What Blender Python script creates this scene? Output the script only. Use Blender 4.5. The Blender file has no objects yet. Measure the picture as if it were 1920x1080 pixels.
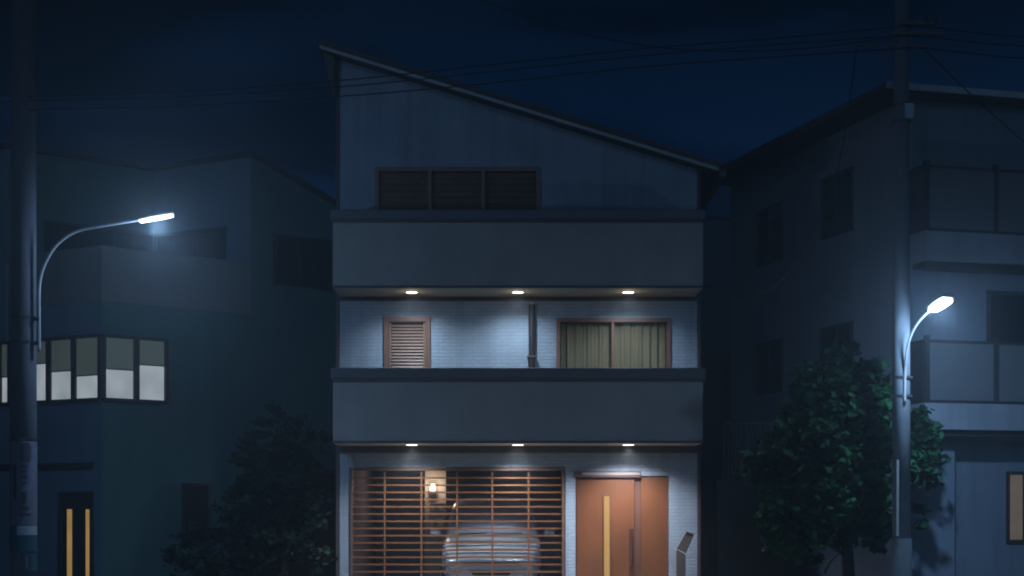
import bpy, bmesh, math, random
from mathutils import Vector, Matrix
random.seed(7)
R = math.radians
sc = bpy.context.scene
COL = sc.collection
F = 3074.0; CX = 960.0; HY = 960.0; EYE = 1.5     # focal length in photo pixels, principal column, horizon row, eye height

def P(px, py, Y):                                   # where a photo pixel lies at a known distance Y
    return Vector(((px-CX)*Y/F, Y, EYE+(HY-py)*Y/F))
def XA(px, Y): return (px-CX)*Y/F
def ZA(py, Y): return EYE+(HY-py)*Y/F

# ------------------------------------------------------------------ materials
def mat(name, col, rough=.7, metal=0., var=.12, scale=3., bump=0., bscale=40., streak=0., emit=None, estr=0., spec=.3, dirt=None):
    m = bpy.data.materials.new(name); m.use_nodes = True
    nt = m.node_tree; b = nt.nodes['Principled BSDF']
    b.inputs['Roughness'].default_value = rough; b.inputs['Metallic'].default_value = metal
    b.inputs['Specular IOR Level'].default_value = spec
    tc = nt.nodes.new('ShaderNodeTexCoord')
    n = nt.nodes.new('ShaderNodeTexNoise'); n.inputs['Scale'].default_value = scale; n.inputs['Detail'].default_value = 6
    nt.links.new(tc.outputs['Object'], n.inputs['Vector'])
    r = nt.nodes.new('ShaderNodeMapRange'); r.inputs['From Min'].default_value = .25; r.inputs['From Max'].default_value = .75
    r.inputs['To Min'].default_value = 1-var; r.inputs['To Max'].default_value = 1+var
    nt.links.new(n.outputs['Fac'], r.inputs['Value'])
    fac = r.outputs['Result']
    if streak > 0:                                   # rain-run dirt, long in z
        mp = nt.nodes.new('ShaderNodeMapping'); mp.inputs['Scale'].default_value = (5, 5, .35)
        nt.links.new(tc.outputs['Object'], mp.inputs['Vector'])
        n2 = nt.nodes.new('ShaderNodeTexNoise'); n2.inputs['Scale'].default_value = 1.3; n2.inputs['Detail'].default_value = 5
        nt.links.new(mp.outputs['Vector'], n2.inputs['Vector'])
        r2 = nt.nodes.new('ShaderNodeMapRange'); r2.inputs['From Min'].default_value = .45; r2.inputs['From Max'].default_value = .75
        r2.inputs['To Min'].default_value = 1.; r2.inputs['To Max'].default_value = 1-streak
        nt.links.new(n2.outputs['Fac'], r2.inputs['Value'])
        mm = nt.nodes.new('ShaderNodeMath'); mm.operation = 'MULTIPLY'
        nt.links.new(fac, mm.inputs[0]); nt.links.new(r2.outputs['Result'], mm.inputs[1]); fac = mm.outputs[0]
    hv = nt.nodes.new('ShaderNodeMix'); hv.data_type = 'RGBA'; hv.blend_type = 'MULTIPLY'; hv.inputs['Factor'].default_value = 1
    hv.inputs['A'].default_value = (*col, 1)
    nt.links.new(fac, hv.inputs['B'])
    nt.links.new(hv.outputs['Result'], b.inputs['Base Color'])
    if bump > 0:
        nb = nt.nodes.new('ShaderNodeTexNoise'); nb.inputs['Scale'].default_value = bscale; nb.inputs['Detail'].default_value = 4
        nt.links.new(tc.outputs['Object'], nb.inputs['Vector'])
        bp = nt.nodes.new('ShaderNodeBump'); bp.inputs['Strength'].default_value = bump; bp.inputs['Distance'].default_value = .02
        nt.links.new(nb.outputs['Fac'], bp.inputs['Height']); nt.links.new(bp.outputs['Normal'], b.inputs['Normal'])
    if emit:
        b.inputs['Emission Color'].default_value = (*emit, 1); b.inputs['Emission Strength'].default_value = estr
    return m

def brick_mat(name, c1, c2, mortar, bw=.2, rh=.062):
    m = mat(name, c1, .75, var=.1, scale=1.2, streak=.18)
    nt = m.node_tree; b = nt.nodes['Principled BSDF']
    old = b.inputs['Base Color'].links[0].from_socket
    tc = nt.nodes.new('ShaderNodeTexCoord')
    sp = nt.nodes.new('ShaderNodeSeparateXYZ'); nt.links.new(tc.outputs['Object'], sp.inputs[0])
    cb = nt.nodes.new('ShaderNodeCombineXYZ')
    nt.links.new(sp.outputs['X'], cb.inputs['X']); nt.links.new(sp.outputs['Z'], cb.inputs['Y'])
    br = nt.nodes.new('ShaderNodeTexBrick'); br.inputs['Scale'].default_value = 1
    br.inputs['Brick Width'].default_value = bw; br.inputs['Row Height'].default_value = rh
    br.inputs['Mortar Size'].default_value = .007; br.inputs['Mortar Smooth'].default_value = .3
    br.inputs['Color1'].default_value = (*c1, 1); br.inputs['Color2'].default_value = (*c2, 1); br.inputs['Mortar'].default_value = (*mortar, 1)
    nt.links.new(cb.outputs[0], br.inputs['Vector'])
    mx = nt.nodes['Mix'] if 'Mix' in nt.nodes else [n for n in nt.nodes if n.bl_idname == 'ShaderNodeMix'][0]
    nt.links.new(br.outputs['Color'], mx.inputs['A'])
    bp = nt.nodes.new('ShaderNodeBump'); bp.inputs['Strength'].default_value = .6; bp.inputs['Distance'].default_value = .012; bp.invert = True
    nt.links.new(br.outputs['Fac'], bp.inputs['Height']); nt.links.new(bp.outputs['Normal'], b.inputs['Normal'])
    return m

def glow_mat(name, col, strength, var=0., scale=(1, 1, 1)):
    m = bpy.data.materials.new(name); m.use_nodes = True
    nt = m.node_tree; b = nt.nodes['Principled BSDF']
    m.cycles.emission_sampling = 'NONE'               # the lamps themselves are light objects
    b.inputs['Base Color'].default_value = (*[c*.12 for c in col], 1); b.inputs['Roughness'].default_value = .35
    b.inputs['Emission Color'].default_value = (*col, 1); b.inputs['Emission Strength'].default_value = strength
    if var > 0:
        tc = nt.nodes.new('ShaderNodeTexCoord'); mp = nt.nodes.new('ShaderNodeMapping'); mp.inputs['Scale'].default_value = scale
        n = nt.nodes.new('ShaderNodeTexNoise'); n.inputs['Scale'].default_value = 1.5; n.inputs['Detail'].default_value = 3
        nt.links.new(tc.outputs['Object'], mp.inputs['Vector']); nt.links.new(mp.outputs['Vector'], n.inputs['Vector'])
        r = nt.nodes.new('ShaderNodeMapRange'); r.inputs['From Min'].default_value = .3; r.inputs['From Max'].default_value = .7
        r.inputs['To Min'].default_value = strength*(1-var); r.inputs['To Max'].default_value = strength*(1+var)
        nt.links.new(n.outputs['Fac'], r.inputs['Value']); nt.links.new(r.outputs['Result'], b.inputs['Emission Strength'])
    return m

def leaf_mat(name, c1, c2):
    m = bpy.data.materials.new(name); m.use_nodes = True
    nt = m.node_tree; b = nt.nodes['Principled BSDF']
    tc = nt.nodes.new('ShaderNodeTexCoord'); n = nt.nodes.new('ShaderNodeTexNoise'); n.inputs['Scale'].default_value = 2.2; n.inputs['Detail'].default_value = 4
    nt.links.new(tc.outputs['Object'], n.inputs['Vector'])
    cr = nt.nodes.new('ShaderNodeValToRGB'); cr.color_ramp.elements[0].color = (*c1, 1); cr.color_ramp.elements[1].color = (*c2, 1)
    cr.color_ramp.elements[0].position = .35; cr.color_ramp.elements[1].position = .65
    nt.links.new(n.outputs['Fac'], cr.inputs['Fac']); nt.links.new(cr.outputs['Color'], b.inputs['Base Color'])
    b.inputs['Roughness'].default_value = .65; b.inputs['Specular IOR Level'].default_value = .12
    b.inputs['Transmission Weight'].default_value = 0
    return m

def glass_mat(name, col, rough=.08):
    m = bpy.data.materials.new(name); m.use_nodes = True
    b = m.node_tree.nodes['Principled BSDF']
    b.inputs['Base Color'].default_value = (*col, 1); b.inputs['Roughness'].default_value = rough
    b.inputs['Specular IOR Level'].default_value = .5
    return m

M = {}
M['brick'] = brick_mat('white_brick', (.225, .28, .35), (.20, .255, .325), (.16, .205, .265))
M['plaster'] = mat('blue_grey_plaster', (.19, .24, .31), .85, var=.16, scale=1.3, bump=.25, bscale=70, streak=.22)
M['parapet'] = mat('grey_render', (.20, .20, .205), .85, var=.10, scale=2.0, bump=.25, bscale=90, streak=.07)
M['coping'] = mat('coping_metal', (.055, .062, .075), .5, metal=.2, var=.1)
M['dark_trim'] = mat('dark_brown_trim', (.045, .038, .04), .6)
M['soffit'] = mat('olive_soffit', (.24, .22, .18), .8, var=.06)
M['roof'] = mat('roof_tiles', (.05, .042, .042), .7, bump=.3, bscale=12)
M['pipe_dark'] = mat('dark_brown_pipe', (.016, .012, .014), .45)
M['drip'] = mat('pale_drip_edge', (.16, .175, .19), .45, metal=.3)
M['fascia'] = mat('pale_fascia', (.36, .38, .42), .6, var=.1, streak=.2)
M['brown'] = mat('brown_aluminium', (.12, .068, .05), .42, metal=.25, var=.15, scale=9)
M['win_brown'] = mat('purple_brown_frame', (.135, .07, .052), .45, metal=.2, var=.12, scale=9)
M['louvre'] = mat('louvre_slats', (.155, .095, .075), .45, var=.08)
M['darkglass'] = glass_mat('dark_window_glass', (.004, .005, .009), .12)
M['blindbrown'] = mat('brown_blind', (.105, .06, .042), .7, var=.2, scale=5)
M['curtain'] = mat('striped_curtain', (.10, .088, .054), .9, var=.15, scale=2)
M['door'] = mat('orange_brown_door', (.112, .036, .0095), .5, var=.12, scale=2.5, streak=.15, spec=.4)
M['door_dark'] = mat('door_jamb', (.085, .038, .027), .5)
M['handle'] = mat('dark_handle', (.05, .022, .018), .35)
M['alu'] = mat('pale_aluminium', (.28, .265, .265), .35, metal=.5)
M['slit'] = glow_mat('lit_door_glass', (1., .58, .16), .34, .15, (1, 1, .6))
M['gate'] = mat('bronze_gate_bars', (.150, .062, .026), .4, metal=.35, var=.2, scale=6)
M['garage'] = mat('garage_plaster', (.24, .20, .29), .85, var=.15)
M['pillar'] = mat('cream_pillar', (.28, .24, .235), .8)
M['concrete'] = mat('concrete', (.30, .30, .31), .85, var=.15, bump=.2, bscale=60)
M['pale_floor'] = mat('pale_garage_floor', (.5, .5, .5), .8)
M['pole'] = mat('pole_concrete', (.095, .10, .125), .75, var=.14, scale=6, bump=.15, bscale=70, streak=.25)
M['pole2'] = mat('pole_concrete_pale', (.14, .16, .185), .7, var=.12, scale=6, bump=.1, bscale=70, streak=.2)
M['steel'] = mat('galvanised_steel', (.55, .56, .58), .38, metal=.55, var=.1, scale=12)
M['band'] = mat('dark_steel_band', (.06, .065, .07), .5, metal=.5)
M['plate'] = mat('grey_steel_plate', (.32, .36, .40), .5, metal=.3)
M['cable'] = mat('black_cable', (.010, .010, .012), .6)
M['wallL'] = mat('blue_grey_lit_render', (.085, .135, .19), .85, var=.08, scale=1.2, bump=.2, bscale=90, streak=.14)  # brighter faces of the corner house, paired with the darker copy below
M['wallR'] = mat('teal_grey_shaded_render', (.048, .108, .115), .85, var=.08, scale=1.2, bump=.2, bscale=90, streak=.14)  # same house: shade of the end faces is put into this darker colour
M['bandL'] = mat('taupe_parapet', (.135, .132, .14), .85, var=.08, scale=1.5, bump=.2, bscale=90, streak=.12)
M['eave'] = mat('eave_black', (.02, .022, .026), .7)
M['wframe'] = mat('maroon_window_frame', (.045, .032, .036), .5)
M['lit'] = glow_mat('lit_frosted_pane', (.82, .93, 1.), .36, .2, (1.2, 1.2, 1.))
M['blindlit'] = glow_mat('lit_roller_blind', (.80, 1., .86), .040, .15, (.8, .8, 1.))
M['doorslit'] = glow_mat('yellow_door_light', (1., .62, .2), .32, .25, (1, 1, .9))
M['slitwin'] = glow_mat('lit_slit_window', (1., .80, .58), .085, .3, (1, 1, 1.2))
M['rhouse'] = mat('bluish_render', (.135, .17, .22), .85, var=.07, scale=1.4, bump=.2, bscale=90, streak=.16)
M['rside'] = M['rhouse']
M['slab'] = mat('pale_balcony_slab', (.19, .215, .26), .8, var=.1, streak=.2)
M['panel'] = mat('frosted_balcony_panel', (.10, .112, .128), .35, var=.06)
M['rail'] = mat('dark_rail', (.03, .034, .04), .5, metal=.3)
M['bark'] = mat('bark', (.035, .028, .022), .9, var=.3, scale=10, bump=.6, bscale=25)
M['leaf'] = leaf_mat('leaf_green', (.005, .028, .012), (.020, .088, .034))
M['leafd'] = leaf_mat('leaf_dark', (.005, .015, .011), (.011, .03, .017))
M['asphalt'] = mat('asphalt', (.05, .05, .052), .9, bump=.4, bscale=120)
M['pave'] = mat('pavement', (.22, .22, .22), .85, bump=.2)
M['ground'] = mat('earth', (.10, .095, .085), .95, bump=.4, bscale=10)
M['paint'] = mat('road_paint', (.7, .7, .68), .7)
M['bulb'] = glow_mat('lamp_bulb', (1., .86, .62), 5.)
M['down'] = glow_mat('downlight_disc', (1., .88, .74), 6.)
M['led'] = glow_mat('street_led', (.86, .94, 1.), 5.)
M['car'] = mat('car_paint', (.56, .63, .70), .28, metal=.25, var=.02, spec=.5)
M['carglass'] = glass_mat('car_glass', (.30, .34, .42), .3)  # pale base colour stands in for light reflected off the glass
M['black'] = mat('black_plastic', (.012, .012, .014), .5)
M['chrome'] = mat('chrome', (.55, .57, .6), .2, metal=.9)
M['lens'] = mat('headlight_lens', (.45, .50, .54), .12, spec=.6)
M['rubber'] = mat('tyre_rubber', (.015, .015, .016), .9)
M['post'] = mat('brown_grey_post', (.10, .087, .082), .5, metal=.2)
M['paper'] = mat('pale_notice', (.13, .135, .18), .7, var=.2, scale=12)
M['paperd'] = mat('dark_print', (.05, .05, .07), .7, var=.1)
M['teal'] = mat('teal_notice', (.018, .075, .105), .6, var=.2, scale=8)
M['fence'] = mat('bluish_fence', (.035, .045, .055), .6)
M['block'] = mat('block_wall', (.06, .075, .08), .9, bump=.3)
M['farwall'] = mat('far_wall', (.07, .11, .12), .9, streak=.1)

# ------------------------------------------------------------------ mesh helpers
def new(): return bmesh.new()
def quad(bm, pts):
    try: return bm.faces.new([bm.verts.new(p) for p in pts])
    except ValueError: return None
def box(bm, x0, x1, y0, y1, z0, z1):
    v = [bm.verts.new((x, y, z)) for z in (z0, z1) for (x, y) in ((x0, y0), (x1, y0), (x1, y1), (x0, y1))]
    for f in ((3, 2, 1, 0), (4, 5, 6, 7), (0, 1, 5, 4), (1, 2, 6, 5), (2, 3, 7, 6), (3, 0, 4, 7)):
        bm.faces.new([v[i] for i in f])
def hexa(bm, v8):
    v = [bm.verts.new(p) for p in v8]
    for f in ((3, 2, 1, 0), (4, 5, 6, 7), (0, 1, 5, 4), (1, 2, 6, 5), (2, 3, 7, 6), (3, 0, 4, 7)):
        bm.faces.new([v[i] for i in f])
class Fr:                                            # a vertical wall plane: s along it, z up, d outwards
    def __init__(s, o, u, n): s.o, s.u, s.n = Vector((o[0], o[1], 0)), Vector((u[0], u[1], 0)), Vector((n[0], n[1], 0))
    def pt(s, a, z, d=0.): return s.o+s.u*a+s.n*d+Vector((0, 0, z))
    def s_at(s, px, d=0.):
        q = (px-CX)/F; o = s.o+s.n*d
        return (q*o.y-o.x)/(s.u.x-q*s.u.y)
    def z_at(s, px, py, d=0.):
        return ZA(py, s.pt(s.s_at(px, d), 0, d).y)
    def box(s, bm, a0, a1, z0, z1, d0, d1):
        hexa(bm, [s.pt(a, z, d) for z in (z0, z1) for (a, d) in ((a0, d1), (a1, d1), (a1, d0), (a0, d0))])
    def quad(s, bm, a0, a1, z0, z1, d=0.):
        quad(bm, [s.pt(a0, z0, d), s.pt(a1, z0, d), s.pt(a1, z1, d), s.pt(a0, z1, d)])
    def ring(s, bm, a0, a1, z0, z1, w, d0, d1):
        s.box(bm, a0, a1, z1-w, z1, d0, d1); s.box(bm, a0, a1, z0, z0+w, d0, d1)
        s.box(bm, a0, a0+w, z0+w, z1-w, d0, d1); s.box(bm, a1-w, a1, z0+w, z1-w, d0, d1)
    def wall(s, bm, a0, a1, z0, z1, holes, rd):
        A = sorted({a0, a1, *[h[0] for h in holes], *[h[1] for h in holes]}); Z = sorted({z0, z1, *[h[2] for h in holes], *[h[3] for h in holes]})
        Z = [z for z in Z if z0 <= z <= z1]
        for i in range(len(A)-1):
            for j in range(len(Z)-1):
                ma, mz = (A[i]+A[i+1])/2, (Z[j]+Z[j+1])/2
                if not any(h[0] < ma < h[1] and h[2] < mz < h[3] for h in holes): s.quad(bm, A[i], A[i+1], Z[j], Z[j+1])
        for h in holes: s.reveal(bm, *h, rd)
    def reveal(s, bm, b0, b1, c0, c1, rd):
        for (p, q) in (((b0, c0), (b1, c0)), ((b1, c0), (b1, c1)), ((b1, c1), (b0, c1)), ((b0, c1), (b0, c0))):
            quad(bm, [s.pt(*p, 0), s.pt(*q, 0), s.pt(*q, -rd), s.pt(*p, -rd)])

def tube(bm, pts, rad, n=8, cap=True):
    pts = [Vector(p) for p in pts]; rs = rad if isinstance(rad, (list, tuple)) else [rad]*len(pts)
    rings = []; prev = None
    for i, p in enumerate(pts):
        t = (pts[min(i+1, len(pts)-1)]-pts[max(i-1, 0)]).normalized()
        if prev is None: a = t.orthogonal().normalized()
        else:
            a = prev-t*prev.dot(t); a = a.normalized() if a.length > 1e-6 else t.orthogonal().normalized()
        prev = a; b = t.cross(a)
        rings.append([bm.verts.new(p+(a*math.cos(k*2*math.pi/n)+b*math.sin(k*2*math.pi/n))*rs[i]) for k in range(n)])
    for i in range(len(rings)-1):
        for k in range(n):
            bm.faces.new([rings[i][k], rings[i][(k+1) % n], rings[i+1][(k+1) % n], rings[i+1][k]])
    if cap: bm.faces.new(rings[0][::-1]); bm.faces.new(rings[-1])
def disc_cyl(bm, c, r, z0, z1, n=24): tube(bm, [(c[0], c[1], z0), (c[0], c[1], z1)], r, n)
def smooth_line(pts, n=8):                            # Catmull-Rom through the points
    pts = [Vector(p) for p in pts]; out = []
    for i in range(len(pts)-1):
        p0, p1, p2, p3 = pts[max(i-1, 0)], pts[i], pts[i+1], pts[min(i+2, len(pts)-1)]
        for k in range(n):
            t = k/n
            out.append(.5*((2*p1)+(p2-p0)*t+(2*p0-5*p1+4*p2-p3)*t*t+(3*p1-p0-3*p2+p3)*t**3))
    out.append(pts[-1]); return out

def obj(name, bm, m, parent=None, smooth=False, bevel=0.):
    me = bpy.data.meshes.new(name)
    bmesh.ops.recalc_face_normals(bm, faces=bm.faces[:])
    bm.to_mesh(me); bm.free()
    if smooth:
        for p in me.polygons: p.use_smooth = True
    o = bpy.data.objects.new(name, me); COL.objects.link(o)
    me.materials.append(M[m] if isinstance(m, str) else m)
    if bevel > 0:
        b = o.modifiers.new('bevel', 'BEVEL'); b.width = bevel; b.segments = 2; b.limit_method = 'ANGLE'
    if parent: attach(o, parent)
    return o
def attach(o, parent):
    o.parent = parent
    if parent.type == 'EMPTY': o.matrix_parent_inverse = Matrix.Translation(-parent.location)
def tag(o, label=None, cat=None, group=None, kind=None):
    if label: o['label'] = label
    if cat: o['category'] = cat
    if group: o['group'] = group
    if kind: o['kind'] = kind
    return o
def thing(name, label, cat, loc, group=None):
    o = bpy.data.objects.new(name, None); COL.objects.link(o); o.location = loc; o.empty_display_size = .2
    return tag(o, label, cat, group)
def struct(name, bm, m): return tag(obj(name, bm, m), kind='structure')
def dup(root, delta, label):
    r = root.copy(); COL.objects.link(r); r.location = root.location+Vector(delta); r['label'] = label
    for ch in list(root.children):
        c = ch.copy(); COL.objects.link(c); c.parent = r; c.matrix_parent_inverse = ch.matrix_parent_inverse.copy()
        for g in ch.children:
            d = g.copy(); COL.objects.link(d); d.parent = c
    return r
def lamp(name, kind, loc, energy, col, parent, size=.05, spot=None, blend=1., direction=(0, 0, -1)):
    l = bpy.data.lights.new(name, kind); l.energy = energy; l.color = col; l.shadow_soft_size = size
    if spot: l.spot_size = R(spot); l.spot_blend = blend
    o = bpy.data.objects.new(name, l); COL.objects.link(o)
    o.rotation_euler = Vector(direction).to_track_quat('-Z', 'Y').to_euler()
    o.location = loc
    attach(o, parent); return o

# ------------------------------------------------------------------ ground and road
b = new(); quad(b, [(-400, -200, 0), (400, -200, 0), (400, 900, 0), (-400, 900, 0)]); struct('ground', b, 'ground')
b = new(); quad(b, [(-400, 3, .004), (400, 3, .004), (400, 21.6, .004), (-400, 21.6, .004)]); struct('road', b, 'asphalt')
b = new(); box(b, -120, 120, 21.6, 21.8, -.05, .14); struct('kerb', b, 'concrete')
b = new(); box(b, -120, 120, 21.8, 26.4, -.05, .12); struct('pavement', b, 'pave')
b = new()
for y0 in (4.0, 20.9): quad(b, [(-120, y0, .008), (120, y0, .008), (120, y0+.15, .008), (-120, y0+.15, .008)])
struct('road_marking', b, 'paint')

# ------------------------------------------------------------------ windows used by the houses (part > sub-parts)
def window(house, fr, a0, a1, z0, z1, w=.05, frame='wframe', mull=(), mw=.05, d0=-.02, d1=.04, pane='darkglass', panes=True, name='window'):
    bm = new(); fr.ring(bm, a0, a1, z0, z1, w, d0, d1)
    f = obj(name, bm, frame, house)
    edges = [a0+w]+[x for m_ in mull for x in (m_-mw/2, m_+mw/2)]+[a1-w]
    for m_ in mull:
        bm = new(); fr.box(bm, m_-mw/2, m_+mw/2, z0+w, z1-w, d0, d1-.006); obj('mullion', bm, frame, f)
    if panes:
        for i in range(0, len(edges), 2):
            bm = new(); fr.box(bm, edges[i]+.002, edges[i+1]-.002, z0+w+.002, z1-w-.002, .004, .012); obj('pane', bm, pane, f)
    return f, edges

# ================================================================== the central house
WY, BY = 29.3, 28.1
h = thing('three_storey_house', 'narrow white brick house with sloping roof and two grey balconies', 'house', (0.1, WY+4, 0))
W = Fr((0, WY), (1, 0), (0, -1)); K = F/WY
XL, XR = -3.08, 3.31
def wx(px): return (px-CX)/K
def wz(py): return EYE+(HY-py)/K
garage = (wx(655), wx(1060), 0., wz(876)); door = (wx(1079), wx(1254), 0., wz(892))
lv = (wx(720), wx(807), 3.62, wz(594)); sl = (wx(1043), wx(1257), 3.62, wz(597)); up = (wx(703), wx(1013), 6.05, wz(314))
ztop = lambda x: 9.58-.3067*(x+3.08)
b = new(); W.wall(b, XL, XR, 0, 5.8, [garage, door, lv, sl], .12)
b2 = b; b = new()
ux = [XL, up[0], up[1], XR]
def uq(x0, x1, za, zb=None):
    quad(b, [W.pt(x0, za), W.pt(x1, za), W.pt(x1, zb if zb else ztop(x1)), W.pt(x0, zb if zb else ztop(x0))])
uq(XL, up[0], 5.8); uq(up[0], up[1], up[3]); uq(up[1], XR, 5.8); uq(up[0], up[1], 5.8, up[2]); W.reveal(b, *up, .12)
obj('upper_wall', b, 'plaster', h); b = b2
for x in (XL, XR): quad(b, [(x, WY, 0), (x, 38.5, 0), (x, 38.5, ztop(x)), (x, WY, ztop(x))])
quad(b, [(XL, 38.5, 0), (XR, 38.5, 0), (XR, 38.5, ztop(XR)), (XL, 38.5, ztop(XL))])
obj('wall', b, 'brick', h)
# roof
RY0, RY1, RXL, RXR = 28.95, 39., XA(597, 28.95), XA(1352, 28.95)
b = new(); hexa(b, [(x, y, ztop(x)+dz) for dz in (.012, .17) for (x, y) in ((RXL, RY0), (RXR, RY0), (RXR, RY1), (RXL, RY1))])
rf = obj('roof', b, 'roof', h)
b = new(); hexa(b, [(x, y, ztop(x)+dz) for dz in (.0, .062) for (x, y) in ((RXL+.03, RY0-.035), (RXR-.05, RY0-.035), (RXR-.05, RY0-.002), (RXL+.03, RY0-.002))])
obj('drip_edge', b, 'drip', rf)
b = new(); tube(b, [(RXR+.03, RY0-.06, ztop(RXR)-.03), (RXR+.03, RY1, ztop(RXR)-.03)], .065, 10); obj('gutter', b, 'dark_trim', rf)
b = new(); quad(b, [(RXL+.06, WY-.28, ztop(RXL)-.03), (XL-.07, WY-.28, ztop(XL)-.02), (XL-.07, WY-.28, 8.85), (XL-.1, WY-.28, 8.9)])
r_ = bmesh.ops.extrude_face_region(b, geom=b.faces[:]); bmesh.ops.translate(b, vec=(0, .12, 0), verts=[v for v in r_['geom'] if isinstance(v, bmesh.types.BMVert)])
obj('eave_wedge', b, 'dark_trim', rf)  # dark tapered wedge below the high end of the eave
for (x0, x1, zt) in ((XL-.065, XL-.002, ztop(XL)-.01), (XR+.002, XR+.055, ztop(XR)-.03)):
    b = new(); box(b, x0, x1, WY-.03, WY+.12, .1, zt); obj('corner_board', b, 'dark_trim', h)
# balconies
def balcony(zb, zp, zc, lip):
    k = F/BY; x0, x1 = (624-CX)/k, (1318-CX)/k
    b = new()
    box(b, x0, x1, BY, BY+.13, zb, zp); box(b, x0, x0+.13, BY+.13, WY-.004, zb, zp); box(b, x1-.13, x1, BY+.13, WY-.004, zb, zp)
    p = obj('balcony', b, 'parapet', h, bevel=.008)
    b = new(); xa, xb = x0-.035, x1+.035
    box(b, xa, xb, BY-.05, BY+.17, zp+.002, zc); box(b, xa, xa+.22, BY+.17, WY-.006, zp+.002, zc); box(b, xb-.22, xb, BY+.17, WY-.006, zp+.002, zc)
    obj('coping', b, 'coping', p, bevel=.012)
    b = new(); box(b, xa+.015, xb-.015, BY-.03, BY-.001, zp-.05, zp+.001); obj('drip_strip', b, 'dark_trim', p)
    b = new(); box(b, x0+.131, x1-.131, BY+.131, WY-.062, zb+.001, zb+.2); obj('soffit', b, 'soffit', p)
    b = new(); box(b, x0+.01, x1-.01, BY-.012, BY-.001, zb+.001, zb+.04); obj('bottom_lip', b, 'dark_trim', p)
    b = new(); box(b, XL+.01, XR-.01, WY-.06, WY-.002, lip, zb+.2); obj('wall_beam', b, 'dark_trim', p)
    return p
k = F/BY
balcony(ZA(540, BY), ZA(412, BY), ZA(394, BY), wz(564))
balcony(ZA(831, BY), ZA(710, BY), ZA(690, BY), wz(849))
# windows
f, e = window(h, W, *up, w=.07, frame='win_brown', mull=(wx(806), wx(906)), mw=.06, d0=-.10, d1=.035, panes=False)
for i in range(0, 6, 2):
    b = new(); n = 13; a0, a1 = e[i]+.002, e[i+1]-.002; z0, z1 = up[2]+.072, up[3]-.072
    for k_ in range(n):
        za = z0+(z1-z0)*k_/n; zb_ = z0+(z1-z0)*(k_+1)/n
        quad(b, [W.pt(a0, za, -.05), W.pt(a1, za, -.05), W.pt(a1, zb_-.005, -.072), W.pt(a0, zb_-.005, -.072)])
        quad(b, [W.pt(a0, zb_-.005, -.072), W.pt(a1, zb_-.005, -.072), W.pt(a1, zb_, -.05), W.pt(a0, zb_, -.05)])
    obj('blind', b, 'blindbrown', f)
f, e = window(h, W, *lv, w=.085, frame='win_brown', d0=-.10, d1=.035, panes=False)
b = new(); W.ring(b, lv[0]+.09, lv[1]-.09, lv[2]+.09, lv[3]-.07, .04, -.06, -.01); obj('sash', b, 'louvre', f)
b = new(); n = 20; z0, z1 = lv[2]+.13, lv[3]-.12
for k_ in range(n):
    za = z0+(z1-z0)*k_/n; zb_ = z0+(z1-z0)*(k_+.8)/n
    hexa(b, [W.pt(a, z, d) for z, ds in ((za, (-.035, -.045)), (zb_, (-.062, -.072))) for a, d in ((lv[0]+.132, ds[0]), (lv[1]-.132, ds[0]), (lv[1]-.132, ds[1]), (lv[0]+.132, ds[1]))])
obj('slats', b, 'louvre', f)
b = new(); W.quad(b, lv[0]+.08, lv[1]-.08, lv[2]+.08, lv[3]-.08, -.115); obj('pane', b, 'darkglass', f)
f, e = window(h, W, *sl, w=.065, frame='win_brown', mull=((sl[0]+sl[1])/2-.01,), mw=.045, d0=-.11, d1=.03, panes=False)
for i in range(0, 4, 2):                               # folded curtains behind glass
    b = new(); a0, a1 = e[i], e[i+1]; n = 90; last = None
    for k_ in range(n+1):
        t = k_/n; a = a0+(a1-a0)*t
        d = -.085+.017*math.sin(t*34+2*math.sin(t*5+i))+.008*math.sin(t*83+i)
        cur = (b.verts.new(W.pt(a, sl[2]+.06, d)), b.verts.new(W.pt(a, sl[3]-.06, d-.002)))
        if last: b.faces.new([last[0], cur[0], cur[1], last[1]])
        last = cur
    obj('curtain', b, 'curtain', f, smooth=True)
# downpipe on the first floor
b = new(); px0 = wx(997); tube(b, [(px0, WY-.075, 3.55), (px0, WY-.075, wz(572))], .058, 14)
dp = obj('downpipe', b, 'pipe_dark', h, smooth=False)
b = new(); tube(b, [(px0, WY-.075, wz(572)), (px0, WY-.075, wz(570))], .066, 14); obj('pipe_cap', b, 'plate', dp)
b = new(); box(b, px0-.08, px0+.08, WY-.14, WY-.002, 4.25, 4.29); obj('bracket', b, 'dark_trim', dp)
# garage room
gx0, gx1 = XL+.06, garage[1]+.12
b = new()
quad(b, [(gx0, WY+.12, 0.02), (gx0, 36.5, .02), (gx0, 36.5, 2.55), (gx0, WY+.12, 2.55)])
quad(b, [(gx1, WY+.12, 0.02), (gx1, 36.5, .02), (gx1, 36.5, 2.55), (gx1, WY+.12, 2.55)])
quad(b, [(gx0, 36.5, 0.02), (gx1, 36.5, .02), (gx1, 36.5, 2.55), (gx0, 36.5, 2.55)])
quad(b, [(gx0, WY+.12, 2.55), (gx1, WY+.12, 2.55), (gx1, 36.5, 2.55), (gx0, 36.5, 2.55)])
obj('garage_lining', b, 'garage', h)
b = new(); box(b, gx0, gx1, WY-.9, 36.5, .0, .02); obj('garage_floor', b, 'pale_floor', h)
PY = 33.6
b = new(); box(b, XA(797, PY), XA(836, PY), PY, PY+.25, .02, 2.549); obj('garage_pillar', b, 'pillar', h)
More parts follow.
